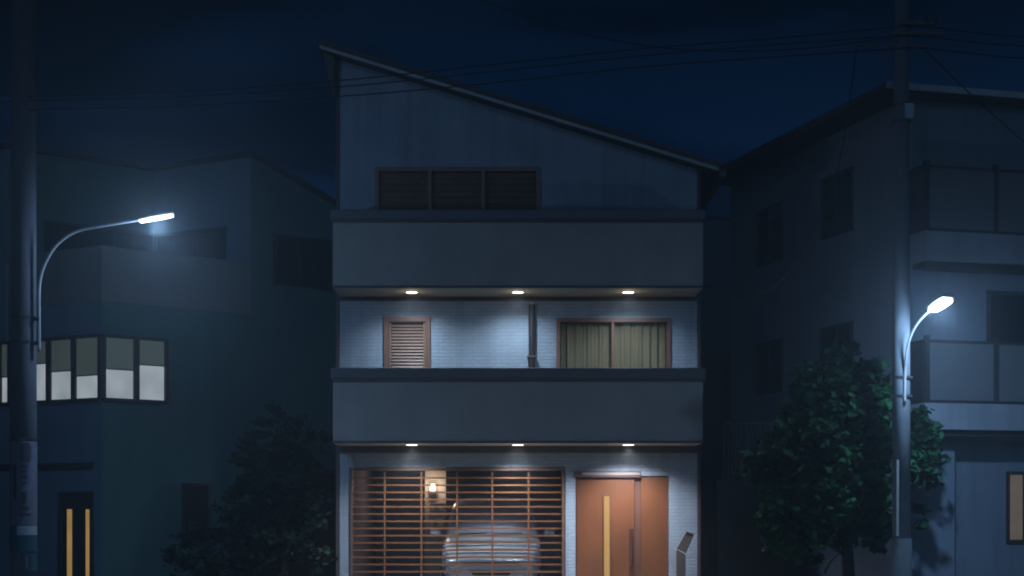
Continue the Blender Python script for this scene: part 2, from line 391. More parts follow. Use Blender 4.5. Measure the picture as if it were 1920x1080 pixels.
# gate
b = new(); g0, g1, gz = garage[0]+.01, garage[1]-.01, garage[3]-.01
W.box(b, g0, g1, gz-.055, gz, -.09, .02); W.box(b, g0, g0+.05, .03, gz-.055, -.09, .02); W.box(b, g1-.05, g1, .03, gz-.055, -.09, .02); W.box(b, g0+.05, g1-.05, .03, .08, -.09, .02)
gt = obj('garage_gate', b, 'brown', h, bevel=.006)
b = new(); z = wz(896)
while z > .12:
    W.box(b, g0+.051, g1-.051, z-.0145, z+.0145, -.075, -.02); z -= 13.55/K
obj('horizontal_bars', b, 'gate', gt)
b = new()
for px in (721, 790, 857, 923, 991): W.box(b, wx(px)-.015, wx(px)+.015, .081, gz-.056, -.05, -.008)
obj('vertical_bars', b, 'gate', gt)
# door
da, dbb, dc, dd = door[0]+.005, wx(1190), wx(1202), door[1]-.005; dz = door[3]
b = new(); W.box(b, da, dbb, .05, dz-.03, -.085, -.03)
dr = obj('front_door', b, 'door', h, bevel=.006)
b = new(); W.box(b, wx(1133)-.025, wx(1133)-.002, .3, wz(930), -.03, -.012); W.box(b, wx(1143)+.002, wx(1143)+.025, .3, wz(930), -.03, -.012); W.box(b, wx(1133)-.025, wx(1143)+.025, wz(930)+.001, wz(930)+.025, -.03, -.012); obj('slit_frame', b, 'door_dark', dr)
b = new(); W.box(b, wx(1133), wx(1143), .3, wz(930), -.03, -.018); obj('slit_pane', b, 'slit', dr)
hx = wx(1183)
b = new(); tube(b, [W.pt(hx, wz(1062), .04), W.pt(hx, wz(992), .04)], .036, 12); W.box(b, hx-.018, hx+.018, wz(1050), wz(1046), -.03, .03); W.box(b, hx-.018, hx+.018, wz(1008), wz(1004), -.03, .03)
obj('handle', b, 'handle', dr)
b = new(); W.box(b, dbb+.002, dc-.002, .05, dz-.03, -.11, -.075); obj('door_jamb', b, 'door_dark', h)
b = new(); W.box(b, dc, dd, .05, dz-.01, -.085, -.035); obj('side_panel', b, 'door', h, bevel=.006)
b = new(); W.box(b, da-.03, wx(1201), dz-.028, wz(884), -.08, .03)
hd = obj('door_head', b, 'door_dark', h)
b = new(); W.box(b, wx(1092), wx(1199), wz(891), wz(886), .03, .045); obj('head_strip', b, 'alu', hd)
# step
b = new(); box(b, da-.3, dd+.3, WY-.7, WY-.004, 0, .10); obj('door_step', b, 'concrete', h)

# downlights (recessed fittings: rim + glowing disc + the lamp itself)
DY = 28.58
def downlight(x, z, label, group, watts, col, cone, warm, soft):
    t = thing('downlight', label, 'downlight', (x, DY, z), group)
    b = new(); tube(b, [(x, DY, z-.012), (x, DY, z+.002)], .115, 24); obj('rim', b, 'alu', t)
    b = new(); tube(b, [(x, DY, z-.016), (x, DY, z-.0125)], .098, 24); obj('light_disc', b, 'down', t)
    lamp('bulb', 'SPOT', (x, DY, z-.03), watts, col, t, .07, cone, soft)
    lamp('spill', 'POINT', (x, DY, z-.10), warm, (1., .84, .6), t, .05)
    return t
zs1 = ZA(540, BY)+.001; zs2 = ZA(831, BY)+.001
GD = 'round downlights recessed in the balcony soffits'
d1 = downlight(XA(772, DY), zs1, 'downlight under the upper balcony above the louvred window', GD, 275, (.72, .87, 1.), 150, 2.0, 1.)
for px, lb in ((971, 'downlight under the upper balcony just beside the dark downpipe'), (1178, 'downlight under the upper balcony above the curtained window')):
    dup(d1, (XA(px, DY)-XA(772, DY), 0, 0), lb)
d2 = downlight(XA(772, DY), zs2, 'downlight under the lower balcony above the wall lamp end of the gate', GD, 560, (.88, .93, 1.), 142, 1.6, .9)
for px, lb in ((971, 'downlight under the lower balcony above the car'), (1178, 'downlight under the lower balcony above the brown front door')):
    q = dup(d2, (XA(px, DY)-XA(772, DY), 0, 0), lb)
    if px == 971: lamp('throw', 'SPOT', (XA(px, DY), DY, zs2-.06), 330, (.82, .91, 1.), q, .22, 34, 1., direction=(-.40, 2.4, -1.78))  # extra spot added at this fitting to brighten the car front
    if px == 1178:                                   # the fitting over the entrance is a stronger, whiter one
        for c in q.children:
            if c.type == 'LIGHT' and c.data.type == 'SPOT': c.data = c.data.copy(); c.data.energy = 740; c.data.color = (.95, .94, 1.)

# garage wall lamp, meter boxes
lx, lz = XA(812, PY), ZA(914, PY)
t = thing('wall_lamp', 'small glowing wall lamp on the garage pillar behind the gate', 'wall lamp', (lx, PY, lz-.1))
b = new(); tube(b, [(lx, PY-.09, lz-.07), (lx, PY-.09, lz+.07)], [.06, .055], 16); obj('lamp_shade', b, 'bulb', t, smooth=False)
b = new(); tube(b, [(lx, PY-.09, lz-.15), (lx, PY-.09, lz-.072)], [.05, .066], 16); obj('base', b, 'band', t)
b = new(); box(b, lx-.035, lx+.035, PY-.06, PY-.002, lz-.16, lz-.08); obj('bracket', b, 'band', t)
lamp('bulb', 'POINT', (lx, PY-.22, lz+.02), 13., (1., .80, .52), t, .05)
def meter(px0, px1, py0, py1, label, m, dark):
    x0, x1, z1, z0 = XA(px0, PY), XA(px1, PY), ZA(py0, PY), ZA(py1, PY)
    t = thing('meter_box', label, 'meter box', ((x0+x1)/2, PY, z0), 'utility boxes on the garage pillar')
    b = new(); box(b, x0, x1, PY-.10, PY-.002, z0, z1); obj('case', b, m, t, bevel=.008)
    b = new(); xm = (x0+x1)/2; w_ = (x1-x0)*.2; box(b, xm-w_*1.2, xm+w_*.4, PY-.108, PY-.1005, z0+(z1-z0)*.25, z0+(z1-z0)*.62); obj('window', b, dark, t)
    b = new(); box(b, x0-.012, x1+.012, PY-.115, PY-.002, z1+.001, z1+.02); obj('lid', b, m, t)
meter(809, 833, 945, 958, 'pale wide meter box under the garage wall lamp', 'paper', 'black')
meter(806, 832, 966, 990, 'tall grey meter box below the pale wide one', 'pillar', 'black')

# bent post by the door
pY = 28.92; w_ = .155
t = thing('intercom_post', 'bent brown grey post with tilted head beside the front door', 'post', (XA(1277, pY), pY, 0))
b = new(); x0, x1 = XA(1268, pY), XA(1285.5, pY)
A = [(x0, 0), (x1, 0), (x1, ZA(1038, pY)), (x0, ZA(1030, pY))]
hexa(b, [(x0, pY, .0), (x1, pY, .0), (x1, pY+.11, .0), (x0, pY+.11, .0), (x0, pY, ZA(1030, pY)), (x1, pY, ZA(1040, pY)), (x1, pY+.11, ZA(1040, pY)), (x0, pY+.11, ZA(1030, pY))])
obj('stem', b, 'post', t, bevel=.01)
b = new(); q = [P(1269, 1028, pY-.01), P(1286.5, 1037, pY-.01), P(1302, 1001, pY-.01), P(1287, 996, pY-.01)]
v8 = [q[0], q[1], q[1]+Vector((0, .13, 0)), q[0]+Vector((0, .13, 0)), q[3], q[2], q[2]+Vector((0, .13, 0)), q[3]+Vector((0, .13, 0))]
hexa(b, v8); hd = obj('tilted_head', b, 'post', t, bevel=.008)
b = new(); q2 = [q[3]+(q[2]-q[3])*a_+(q[0]-q[3])*c_+Vector((0, -.004, 0)) for a_, c_ in ((.15, .06), (.85, .06), (.85, .16), (.15, .16))]
hexa(b, q2+[p+Vector((0, .003, 0)) for p in q2]); obj('camera_strip', b, 'black', hd)
b = new(); box(b, XA(1267, pY), XA(1271, pY), pY+.02, pY+.07, ZA(1034, pY), ZA(1026, pY)); obj('latch', b, 'plate', hd)

# ================================================================== the car
CY, CXc = 29.78, XA(922, 30.6)
t = thing('parked_car', 'pale grey car parked nose out behind the bronze lattice gate', 'car', (CXc, CY+2.1, .02))
S = [  # distance from the nose, half outline from sill to roof centre
 (0.00, [(.60, .24), (.70, .32), (.72, .50), (.74, .57), (.62, .60), (.26, .60), (0, .605)]),
 (0.06, [(.74, .20), (.84, .34), (.85, .54), (.84, .63), (.74, .665), (.30, .675), (0, .68)]),
 (0.28, [(.80, .20), (.91, .40), (.91, .64), (.90, .735), (.82, .785), (.33, .80), (0, .805)]),
 (0.85, [(.83, .20), (.93, .45), (.93, .80), (.91, .92), (.84, .965), (.35, .975), (0, .98)]),
 (1.22, [(.83, .20), (.93, .48), (.93, .87), (.91, .99), (.85, 1.045), (.38, 1.06), (0, 1.07)]),
 (1.50, [(.83, .20), (.93, .50), (.93, .90), (.885, 1.03), (.82, 1.32), (.46, 1.38), (0, 1.40)]),
 (1.88, [(.83, .20), (.93, .50), (.93, .92), (.885, 1.05), (.815, 1.70), (.48, 1.765), (0, 1.775)]),
 (2.35, [(.83, .20), (.93, .50), (.93, .93), (.885, 1.06), (.81, 1.74), (.48, 1.80), (0, 1.81)]),
 (3.50, [(.83, .20), (.93, .50), (.93, .93), (.885, 1.06), (.80, 1.71), (.46, 1.775), (0, 1.785)]),
 (4.05, [(.82, .22), (.91, .50), (.91, .93), (.86, 1.05), (.72, 1.55), (.40, 1.62), (0, 1.63)]),
 (4.22, [(.75, .26), (.84, .50), (.84, .90), (.79, 1.0), (.62, 1.35), (.34, 1.40), (0, 1.41)]),
]
b = new(); rows = []
for y, pts in S:
    full = [(-x, z) for x, z in pts]+[(x, z) for x, z in pts[:-1]][::-1]
    rows.append([b.verts.new((CXc+x, CY+y, z)) for x, z in full])
for i in range(len(rows)-1):
    for j in range(len(rows[0])-1): b.faces.new([rows[i][j], rows[i][j+1], rows[i+1][j+1], rows[i+1][j]])
    b.faces.new([rows[i][-1], rows[i][0], rows[i+1][0], rows[i+1][-1]])
b.faces.new(rows[0][::-1]); b.faces.new(rows[-1])
car = obj('body', b, 'car', t, smooth=True)
md = car.modifiers.new('sub', 'SUBSURF'); md.levels = 2; md.render_levels = 2
def loft(rows_, name, m, thick=.0, par=t):
    b = new(); vs = [[b.verts.new((CXc+x, CY+y, z)) for x, y, z in r] for r in rows_]
    for i in range(len(vs)-1):
        for j in range(len(vs[0])-1): b.faces.new([vs[i][j], vs[i][j+1], vs[i+1][j+1], vs[i+1][j]])
    o = obj(name, b, m, par, smooth=True)
    s = o.modifiers.new('solid', 'SOLIDIFY'); s.thickness = .012; s.offset = 0
    return o
loft([[(-.77, 1.235, 1.045), (-.40, 1.20, 1.075), (0, 1.185, 1.085), (.40, 1.20, 1.075), (.77, 1.235, 1.045)],
      [(-.755, 1.46, 1.31), (-.38, 1.44, 1.355), (0, 1.43, 1.365), (.38, 1.44, 1.355), (.755, 1.46, 1.31)],
      [(-.725, 1.745, 1.60), (-.38, 1.735, 1.655), (0, 1.73, 1.67), (.38, 1.735, 1.655), (.725, 1.745, 1.60)]], 'windscreen', 'carglass')
for s in (-1, 1):
    loft([[(s*.918, 1.60, 1.02), (s*.925, 2.3, 1.03), (s*.925, 3.3, 1.04), (s*.91, 3.8, 1.06)], [(s*.80, 1.98, 1.58), (s*.795, 2.35, 1.61), (s*.795, 3.3, 1.6), (s*.80, 3.7, 1.55)]], 'side_window', 'carglass')
    b = new(); hexa(b, [(CXc+s*x, CY+y, z) for z, k_ in ((1.055, 0), (1.175, .02)) for x, y in ((.985, 1.47+k_), (1.20, 1.49+k_), (1.19, 1.57), (.985, 1.60))])
    mr = obj('wing_mirror', b, 'car', t, bevel=.03)
    b = new(); box(b, *sorted((CXc+s*.90, CXc+s*.99)), CY+1.50, CY+1.57, 1.05, 1.085); obj('mirror_stalk', b, 'black', mr)
    loft([[(s*.60, .035, .575), (s*.76, .045, .57), (s*.88, .16, .56)], [(s*.60, .015, .47), (s*.77, .035, .465), (s*.895, .17, .45)]], 'headlight', 'lens')
    for y in (.82, 3.4):
        b = new(); tube(b, [(CXc+s*.72, CY+y, .33), (CXc+s*.925, CY+y, .33)], .31, 28)
        wh = obj('wheel', b, 'rubber', t)
        b = new(); tube(b, [(CXc+s*.926, CY+y, .33), (CXc+s*.94, CY+y, .33)], .21, 20); obj('rim', b, 'chrome', wh)
loft([[(-.50, -.005, .575), (0, -.012, .585), (.50, -.005, .575)], [(-.56, -.012, .525), (0, -.02, .53), (.56, -.012, .525)]], 'grille', 'black')
loft([[(-.40, -.014, .44), (0, -.02, .44), (.40, -.014, .44)], [(-.33, -.012, .355), (0, -.018, .35), (.33, -.012, .355)]], 'air_intake', 'black')
loft([[(-.56, -.02, .548), (-.06, -.032, .55), (0, -.034, .552), (.06, -.032, .55), (.56, -.02, .548)], [(-.55, -.02, .534), (-.06, -.032, .530), (0, -.034, .522), (.06, -.032, .530), (.55, -.02, .534)]], 'grille_bar', 'chrome')
for x0 in (-.62, .05):
    b = new(); tube(b, [(CXc+x0, CY+1.18, 1.085), (CXc+x0+.52, CY+1.19, 1.10)], .011, 6); obj('wiper', b, 'black', t)
b = new(); tube(b, [(CXc-.16, CY+1.93, 1.63), (CXc+.16, CY+1.93, 1.63)], .035, 8); obj('rear_view_mirror', b, 'black', t)

# ================================================================== the left house
Cx, Cy = -7.26, 29.
FR = Fr((Cx, Cy), (.755, .656), (.656, -.755)); FL = Fr((Cx, Cy), (-.85, .527), (-.527, -.85))
uR, uL = Vector((.755, .656, 0)), Vector((-.85, .527, 0)); C0 = Vector((Cx, Cy, 0))
def fp(s, t_): return C0+uR*s+uL*t_
SE, ST, TT, TE = 5.2, 3.07, 2.48, 7.
ZP, ZB, ZR = 6.17, 5.23, 8.22
hl = thing('corner_house', 'dark teal grey house with corner terrace and a lit ribbon window', 'house', fp(2.5, 3))
up3 = lambda v, z: Vector((v.x, v.y, z))
b = new(); quad(b, [fp(0, 0), fp(SE, 0), up3(fp(SE, 0), ZB), up3(fp(0, 0), ZB)]); quad(b, [fp(SE, 0), fp(SE, TE), up3(fp(SE, TE), ZB), up3(fp(SE, 0), ZB)])
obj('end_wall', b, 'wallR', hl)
b = new(); quad(b, [fp(0, 0), fp(0, TE), up3(fp(0, TE), ZB), up3(fp(0, 0), ZB)]); quad(b, [fp(SE, TE), fp(0, TE), up3(fp(0, TE), ZB), up3(fp(SE, TE), ZB)])
obj('front_wall', b, 'wallL', hl)
b = new(); quad(b, [up3(p, ZB) for p in (fp(.1, .1), fp(ST, .1), fp(ST, TT), fp(.1, TT))]); obj('terrace_floor', b, 'concrete', hl)
zr = lambda s: ZR-max(0, s-ST)*.36
b = new(); quad(b, [up3(fp(ST, 0), ZB), up3(fp(SE, 0), ZB), up3(fp(SE, 0), zr(SE)), up3(fp(ST, 0), zr(ST))])
quad(b, [up3(fp(SE, 0), ZB), up3(fp(SE, TE), ZB), up3(fp(SE, TE), zr(SE)), up3(fp(SE, 0), zr(SE))])
quad(b, [up3(fp(0, TT), ZB), up3(fp(ST, TT), ZB), up3(fp(ST, TT), ZR), up3(fp(0, TT), ZR)])
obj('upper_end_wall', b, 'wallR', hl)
b = new(); quad(b, [up3(fp(ST, TT), ZB), up3(fp(ST, 0), ZB), up3(fp(ST, 0), ZR), up3(fp(ST, TT), ZR)])
obj('upper_front_wall', b, 'wallL', hl)
b = new(); quad(b, [up3(fp(0, TE), ZB), up3(fp(0, TT), ZB), up3(fp(0, TT), ZR), up3(fp(0, TE), ZR)]); obj('upper_front_wall', b, 'wallL', hl)
# roof: thin slab following the L shape
b = new(); o_ = .10
def slab(pts, zf, th):
    lo = [b.verts.new((p.x, p.y, zf(s_)+.004)) for s_, p in pts]; hi = [b.verts.new((p.x, p.y, zf(s_)+th)) for s_, p in pts]
    n = len(pts); b.faces.new(lo[::-1]); b.faces.new(hi)
    for i in range(n): b.faces.new([lo[i], lo[(i+1) % n], hi[(i+1) % n], hi[i]])
def sp(s, t_): return (s, fp(s, t_))
slab([sp(-o_, TT-o_), sp(ST-o_, TT-o_), sp(ST-o_, TE), sp(-o_, TE)], lambda s: ZR, .09)
slab([sp(ST-o_+.002, -o_), sp(ST, -o_), sp(ST, TE), sp(ST-o_+.002, TE)], lambda s: ZR, .09)
slab([sp(ST+.002, -o_), sp(SE+.05, -o_), sp(SE+.05, TE), sp(ST+.002, TE)], zr, .09)
obj('roof', b, 'eave', hl)
# terrace parapet
b = new(); FR.box(b, 0.0, ST-.003, ZB+.002, ZP, -.12, .015); FL.box(b, .0, TT-.003, ZB+.002, ZP, -.12, .014)
pp = obj('terrace_parapet', b, 'bandL', hl)
b = new(); FR.box(b, -.01, ST-.003, ZP+.001, ZP+.04, -.14, .03); FL.box(b, -.01, TT-.003, ZP+.001, ZP+.038, -.14, .029); obj('parapet_cap', b, 'bandL', pp)
# windows on the terrace
FA = Fr(fp(0, TT)[:2], (.755, .656), (.656, -.755)); FB = Fr(fp(ST, 0)[:2], (-.85, .527), (-.527, -.85))
def pwin(fr, p0, p1, y0, y1, z0=None, **k):
    a0, a1 = sorted((fr.s_at(p0), fr.s_at(p1))); z1 = fr.z_at(p0, y0)
    return window(hl, fr, a0, a1, z0 if z0 else fr.z_at(p0, y1), z1, **k)
pwin(FA, 82, 289.6, 412, 0, ZB+.03, mull=(FA.s_at(150), FA.s_at(215)), frame='eave')
pwin(FB, 425, 290.4, 424, 0, ZB+.03, mull=(FB.s_at(368),), frame='eave')
pwin(FR, 512, 618, 437, 534, mull=(FR.s_at(563),), frame='eave')
pwin(FR, 340, 393, 906, 1012, frame='wframe', pane='black', w=.06)
# ribbon corner window
zt, zb = EYE+(HY-629)/106., EYE+(HY-747)/106.
def ribbon(fr, edges, blinds, a_end, sgn):
    b = new(); fr.box(b, .001, a_end, zt-.03, zt+.03, -.02, .075); fr.box(b, .001, a_end, zb-.045, zb+.012, -.02, .085)
    fr.box(b, a_end-.055, a_end, zb+.012, zt-.03, -.02, .07)
    f = obj('window', b, 'wframe', hl)
    for i, (e0, e1) in enumerate(edges):
        a0, a1 = sorted((fr.s_at(e0), fr.s_at(e1)))
        if i+1 < len(edges):
            n0, n1 = sorted((fr.s_at(edges[i+1][0]), fr.s_at(edges[i+1][1])))
            b = new(); fr.box(b, a1, n0, zb+.012, zt-.03, -.02, .06); obj('mullion', b, 'wframe', f)
        zm = fr.z_at((e0+e1)/2, blinds[i])
        b = new(); fr.box(b, a0+.001, a1-.001, zm, zt-.03, .003, .02); obj('roller_blind', b, 'blindlit', f)
        b = new(); fr.box(b, a0+.001, a1-.001, zb+.012, zm-.001, .003, .012); obj('pane', b, 'lit', f)
        b = new(); fr.box(b, a0+.001, a1-.001, zm-.012, zm+.012, .021, .03); obj('blind_rail', b, 'bandL', f)
ribbon(FR, [(199, 249), (259, 307)], [693, 685], FR.s_at(313), 1)
ribbon(FL, [(187, 145), (137, 98), (90, 62), (54, 26), (18, 5)], [704, 696, 682, 700, 707], FL.s_at(1), -1)
b = new()
hexa(b, [C0+Vector((x, y, z)) for z in (zb+.012, zt-.03) for x, y in ((.0, -.085), (.07, -.02), (.0, .03), (-.07, -.02))]); obj('corner_mullion', b, 'wframe', hl)
# porch and door on the front wall
b = new(); a0, a1 = FL.s_at(176), FL.s_at(-60); z = FL.z_at(120, 868)
FL.box(b, a0, a1, z-.12, z, .002, .03); obj('porch_beam', b, 'eave', hl)
a0, a1 = FL.s_at(176), FL.s_at(113); z = FL.z_at(140, 922)
b = new(); FL.box(b, a0, a1, .1, z, .002, .012); dl = obj('entrance_door', b, 'eave', hl)
b = new(); FL.ring(b, a0-.001, a1+.001, .09, z+.001, .06, .012, .05); obj('door_frame', b, 'eave', dl)
for p0, p1 in ((128, 136), (163, 174)):
    b = new(); s0, s1 = sorted((FL.s_at(p0), FL.s_at(p1))); FL.box(b, s0, s1, .3, FL.z_at(150, 955), .012, .03); obj('lit_strip', b, 'doorslit', dl)

# ================================================================== the right house
FS = Fr((6.62, 27.5), (-.275, .961), (-.961, -.275)); FF = Fr((6.62, 27.5), (.961, .275), (.275, -.961))
K0 = Vector((6.62, 27.5, 0)); uS, uF = Vector((-.275, .961, 0)), Vector((.961, .275, 0))
hr = thing('balcony_house', 'bluish rendered house with flat roof and panelled front balconies', 'house', K0+uS*3+uF*3)
SD, FD = 7.32, 6.2; ZT = 8.42
def kp(s, f_, z=0.): v = K0+uS*s+uF*f_; return Vector((v.x, v.y, z))
pil = FF.s_at(1790); rec = .30
ZG = 2.74
b = new(); FS.quad(b, 0, SD, 0, ZT)
FF.quad(b, 0, FD, ZG, ZT); FF.quad(b, 0, pil, 0, ZG)
quad(b, [FF.pt(pil, 0, 0), FF.pt(pil, 0, -rec), FF.pt(pil, ZG, -rec), FF.pt(pil, ZG, 0)])
quad(b, [FF.pt(pil, ZG, 0), FF.pt(FD, ZG, 0), FF.pt(FD, ZG, -rec), FF.pt(pil, ZG, -rec)])
FF.quad(b, pil, FD, 0, ZG, -rec)
quad(b, [kp(SD, 0), kp(SD, FD), kp(SD, FD, ZT), kp(SD, 0, ZT)]); quad(b, [kp(0, FD), kp(SD, FD), kp(SD, FD, ZT), kp(0, FD, ZT)])
obj('wall', b, 'rhouse', hr)
b = new(); os_, of_ = .58, .40
c4 = [K0+uS*s-uS*0+uF*f_ for s, f_ in ((-of_, -os_), (SD+.3, -os_), (SD+.3, FD+.3), (-of_, FD+.3))]
hexa(b, [up3(p, ZT+.004) for p in c4]+[up3(p, ZT+.16) for p in c4]); rr = obj('roof', b, 'eave', hr)
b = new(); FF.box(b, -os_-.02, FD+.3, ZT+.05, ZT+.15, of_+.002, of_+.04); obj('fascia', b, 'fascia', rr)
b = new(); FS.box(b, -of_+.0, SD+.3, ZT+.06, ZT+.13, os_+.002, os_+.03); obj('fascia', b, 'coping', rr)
def rwin(p0, p1, z0, z1): 
    a0, a1 = sorted((FS.s_at(p0), FS.s_at(p1)))
    window(hr, FS, a0, a1, z0, z1, frame='eave', mull=((a0+a1)/2,), w=.045)
rwin(1422, 1470, 6.45, 7.58); rwin(1543, 1600, 6.55, 7.68); rwin(1420, 1470, 3.86, 4.90); rwin(1540, 1600, 3.86, 4.92)
# front windows behind the balconies
def fwin(s0, s1, z0, z1): window(hr, FF, s0, s1, z0, z1, frame='eave', mull=((s0+s1)/2,), w=.06)
fwin(1.52, 3.6, 3.31, FF.z_at(1850, 545)); fwin(.95, 3.2, 6.16, 7.35)
s0 = FF.s_at(1886, -rec); s1 = FF.s_at(1922, -rec)
FRc = Fr((6.62-.275*rec, 27.5+.961*rec), (.961, .275), (.275, -.961))
window(hr, FRc, s0, s1, FRc.z_at(1890, 1018), FRc.z_at(1890, 884), frame='wframe', w=.055, pane='slitwin')
def rbal(zs0, zs1, zrail):
    dd_ = .52; a0 = FF.s_at(1735, dd_); a1 = FD
    b = new(); FF.box(b, a0, a1, zs0, zs1, .002, dd_); bl = obj('balcony', b, 'slab', hr, bevel=.008)
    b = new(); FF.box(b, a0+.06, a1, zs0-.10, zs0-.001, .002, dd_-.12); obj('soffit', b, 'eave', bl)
    b = new(); FF.box(b, a0-.01, a1, zrail-.05, zrail, dd_-.07, dd_-.005); FF.box(b, a0-.01, a0+.04, zrail-.05, zrail-.001, .002, dd_-.07); FF.box(b, a0, a1, zs1+.001, zs1+.05, dd_-.06, dd_-.01)
    obj('handrail', b, 'rail', bl)
    posts = [a0+.045, FF.s_at(1869, dd_)]
    while posts[-1]+1.33 < a1: posts.append(posts[-1]+1.33)
    for i, s in enumerate(posts):
        b = new(); FF.box(b, s-.04, s+.04, zs1+.002, zrail+.07, dd_-.075, dd_-.002); obj('post', b, 'rail', bl)
        e1 = posts[i+1] if i+1 < len(posts) else a1
        if e1-s > .2:
            b = new(); FF.box(b, s+.042, e1-.042, zs1+.052, zrail-.052, dd_-.045, dd_-.03); obj('panel', b, 'panel', bl)
    b = new(); FF.box(b, a0+.0, a0+.02, zs1+.003, zrail-.052, .004, dd_-.078); obj('end_panel', b, 'rail', bl)
rbal(FF.z_at(1740, 487, .52), FF.z_at(1740, 432, .52), FF.z_at(1740, 308, .52))
rbal(FF.z_at(1740, 805, .52), FF.z_at(1740, 755, .52), FF.z_at(1740, 636, .52))

# ================================================================== fence in the gap, far house
fY = 31.
b = new(); box(b, XA(1345, fY), 5.45, fY, fY+.15, 0, ZA(900, fY)); bw = obj('boundary_wall', b, 'block'); tag(bw, 'low block wall in the dark gap behind the big tree', 'wall')
t = thing('slat_fence', 'dark upright slat fence standing on the block wall between the houses', 'fence', (4.6, fY+.07, ZA(900, fY)))
b = new(); z0, z1 = ZA(900, fY)+.003, ZA(790, fY); x = XA(1356, fY)
while x < 5.4: box(b, x, x+.05, fY+.05, fY+.08, z0, z1-.05); x += .075
obj('slats', b, 'fence', t)
b = new(); box(b, XA(1354, fY), 5.45, fY+.04, fY+.09, z1-.049, z1); box(b, XA(1354, fY), 5.45, fY+.081, fY+.10, z0+.1, z0+.15); obj('rail', b, 'fence', t)
gY = 44.
t = thing('distant_house', 'flat topped dark house far behind the gap between the houses', 'house', (5.6, gY+4, 0))
b = new(); box(b, 3.2, 9.5, gY, gY+8, 0, ZA(412, gY)); obj('wall', b, 'farwall', t)
b = new(); box(b, 3.1, 9.6, gY-.1, gY+8.1, ZA(412, gY)+.002, ZA(409, gY)+.03); obj('roof', b, 'eave', t)

# ================================================================== utility poles
LY, RYp = 24., 25.
lxp = XA(44, LY)
tl = thing('utility_pole', 'thick concrete utility pole plastered with notices at the picture edge', 'utility pole', (lxp, LY, .12), 'utility poles along the road')
b = new(); tube(b, [(lxp, LY, .12), (lxp, LY, 4), (lxp, LY, 11)], [.195, .186, .17], 32); obj('shaft', b, 'pole', tl, smooth=True)
def rad(z): return .195-.0021*z
for py in (596, 642, 823):
    z = ZA(py, LY); b = new(); tube(b, [(lxp, LY, z-.018), (lxp, LY, z+.018)], rad(z)+.008, 32); obj('band', b, 'band', tl)
b = new(); cx_ = XA(12.5, LY); tube(b, [(cx_, LY+.02, ZA(640, LY)), (cx_, LY+.02, ZA(497, LY))], .02, 8); tube(b, [(cx_, LY+.02, ZA(600, LY)), (cx_+.12, LY+.02, ZA(600, LY))], .015, 8); obj('conduit', b, 'plate', tl)
def wrap(parent, name, m, cx, cy, rr_, a0, a1, z0, z1, n=14):
    b = new(); vs = []
    for i in range(n+1):
        a = R(a0+(a1-a0)*i/n); c, s = math.sin(a), -math.cos(a)
        vs.append([b.verts.new((cx+c*r2, cy+s*r2, z)) for r2, z in ((rr_, z0), (rr_, z1), (rr_-.004, z1), (rr_-.004, z0))])
    for i in range(n):
        for j in range(4): b.faces.new([vs[i][j], vs[i][(j+1) % 4], vs[i+1][(j+1) % 4], vs[i+1][j]])
    b.faces.new(vs[0]); b.faces.new(vs[-1][::-1]); return obj(name, b, m, parent)
Z_ = lambda py: ZA(py, LY)
rp = .203
nt_ = wrap(tl, 'notice', 'paper', lxp, LY, rp, -40, 88, Z_(985), Z_(828))
wrap(nt_, 'round_emblem', 'paperd', lxp, LY, rp+.004, 2, 48, Z_(862), Z_(836)); wrap(nt_, 'round_emblem', 'paperd', lxp, LY, rp+.0035, 8, 42, Z_(868), Z_(831))
wrap(nt_, 'dark_stripe', 'paperd', lxp, LY, rp+.004, -28, -12, Z_(938), Z_(872))
for y0, y1, a0, a1 in ((872, 878, 6, 34), (882, 886, 6, 30), (892, 897, 4, 33), (903, 907, 5, 30), (922, 945, 8, 28), (950, 956, 4, 36), (962, 966, 2, 48)):
    wrap(nt_, 'print_line', 'paperd', lxp, LY, rp+.004, a0, a1, Z_(y1), Z_(y0), 6)
n2 = wrap(tl, 'notice', 'teal', lxp, LY, rp, -60, 90, Z_(1034), Z_(989)); wrap(tl, 'notice', 'plate', lxp, LY, rp+.002, -10, 86, Z_(1003), Z_(986))
n3 = wrap(tl, 'notice', 'teal', lxp, LY, rp+.002, 5, 86, Z_(1070), Z_(1036.)); wrap(n3, 'print_line', 'paper', lxp, LY, rp+.006, 24, 34, Z_(1064), Z_(1042), 4); wrap(n3, 'print_line', 'paperd', lxp, LY, rp+.006, 40, 56, Z_(1060), Z_(1044), 4)
for a in range(4):
    z = 6.2+a*.45; b = new(); tube(b, [(lxp-.17, LY, z), (lxp-.33, LY, z)], .009, 6)
    if a > 2: obj('step_bolt', b, 'plate', tl)
    else: b.free()

rxp = XA(1690, RYp)
tr = thing('utility_pole', 'slim pale utility pole carrying cables in front of the big tree', 'utility pole', (rxp, RYp, .12), 'utility poles along the road')
b = new(); tube(b, [(rxp, RYp, .12), (rxp, RYp, 4), (rxp, RYp, 11)], [.142, .132, .10], 28); obj('shaft', b, 'pole2', tr, smooth=True)
b = new(); zc_ = ZA(1010, RYp); tube(b, [(rxp+.0, RYp, .12), (rxp+.0, RYp, zc_)], [.166, .160], 28); obj('base_sleeve', b, 'teal' if 0 else 'pole2', tr, smooth=False)
for py in (196, 228): z = ZA(py, RYp); b = new(); tube(b, [(rxp, RYp, z-.02), (rxp, RYp, z+.02)], .142, 28); obj('band', b, 'band', tr)
b = new(); box(b, rxp+.02, rxp+.155, RYp-.17, RYp-.10, ZA(226, RYp), ZA(198, RYp)); obj('switch_plate', b, 'plate', tr, bevel=.008)
b = new(); tube(b, [P(1682.5, 1005, RYp-.16), P(1683, 862, RYp-.16)], .022, 8); obj('conduit', b, 'steel', tr)
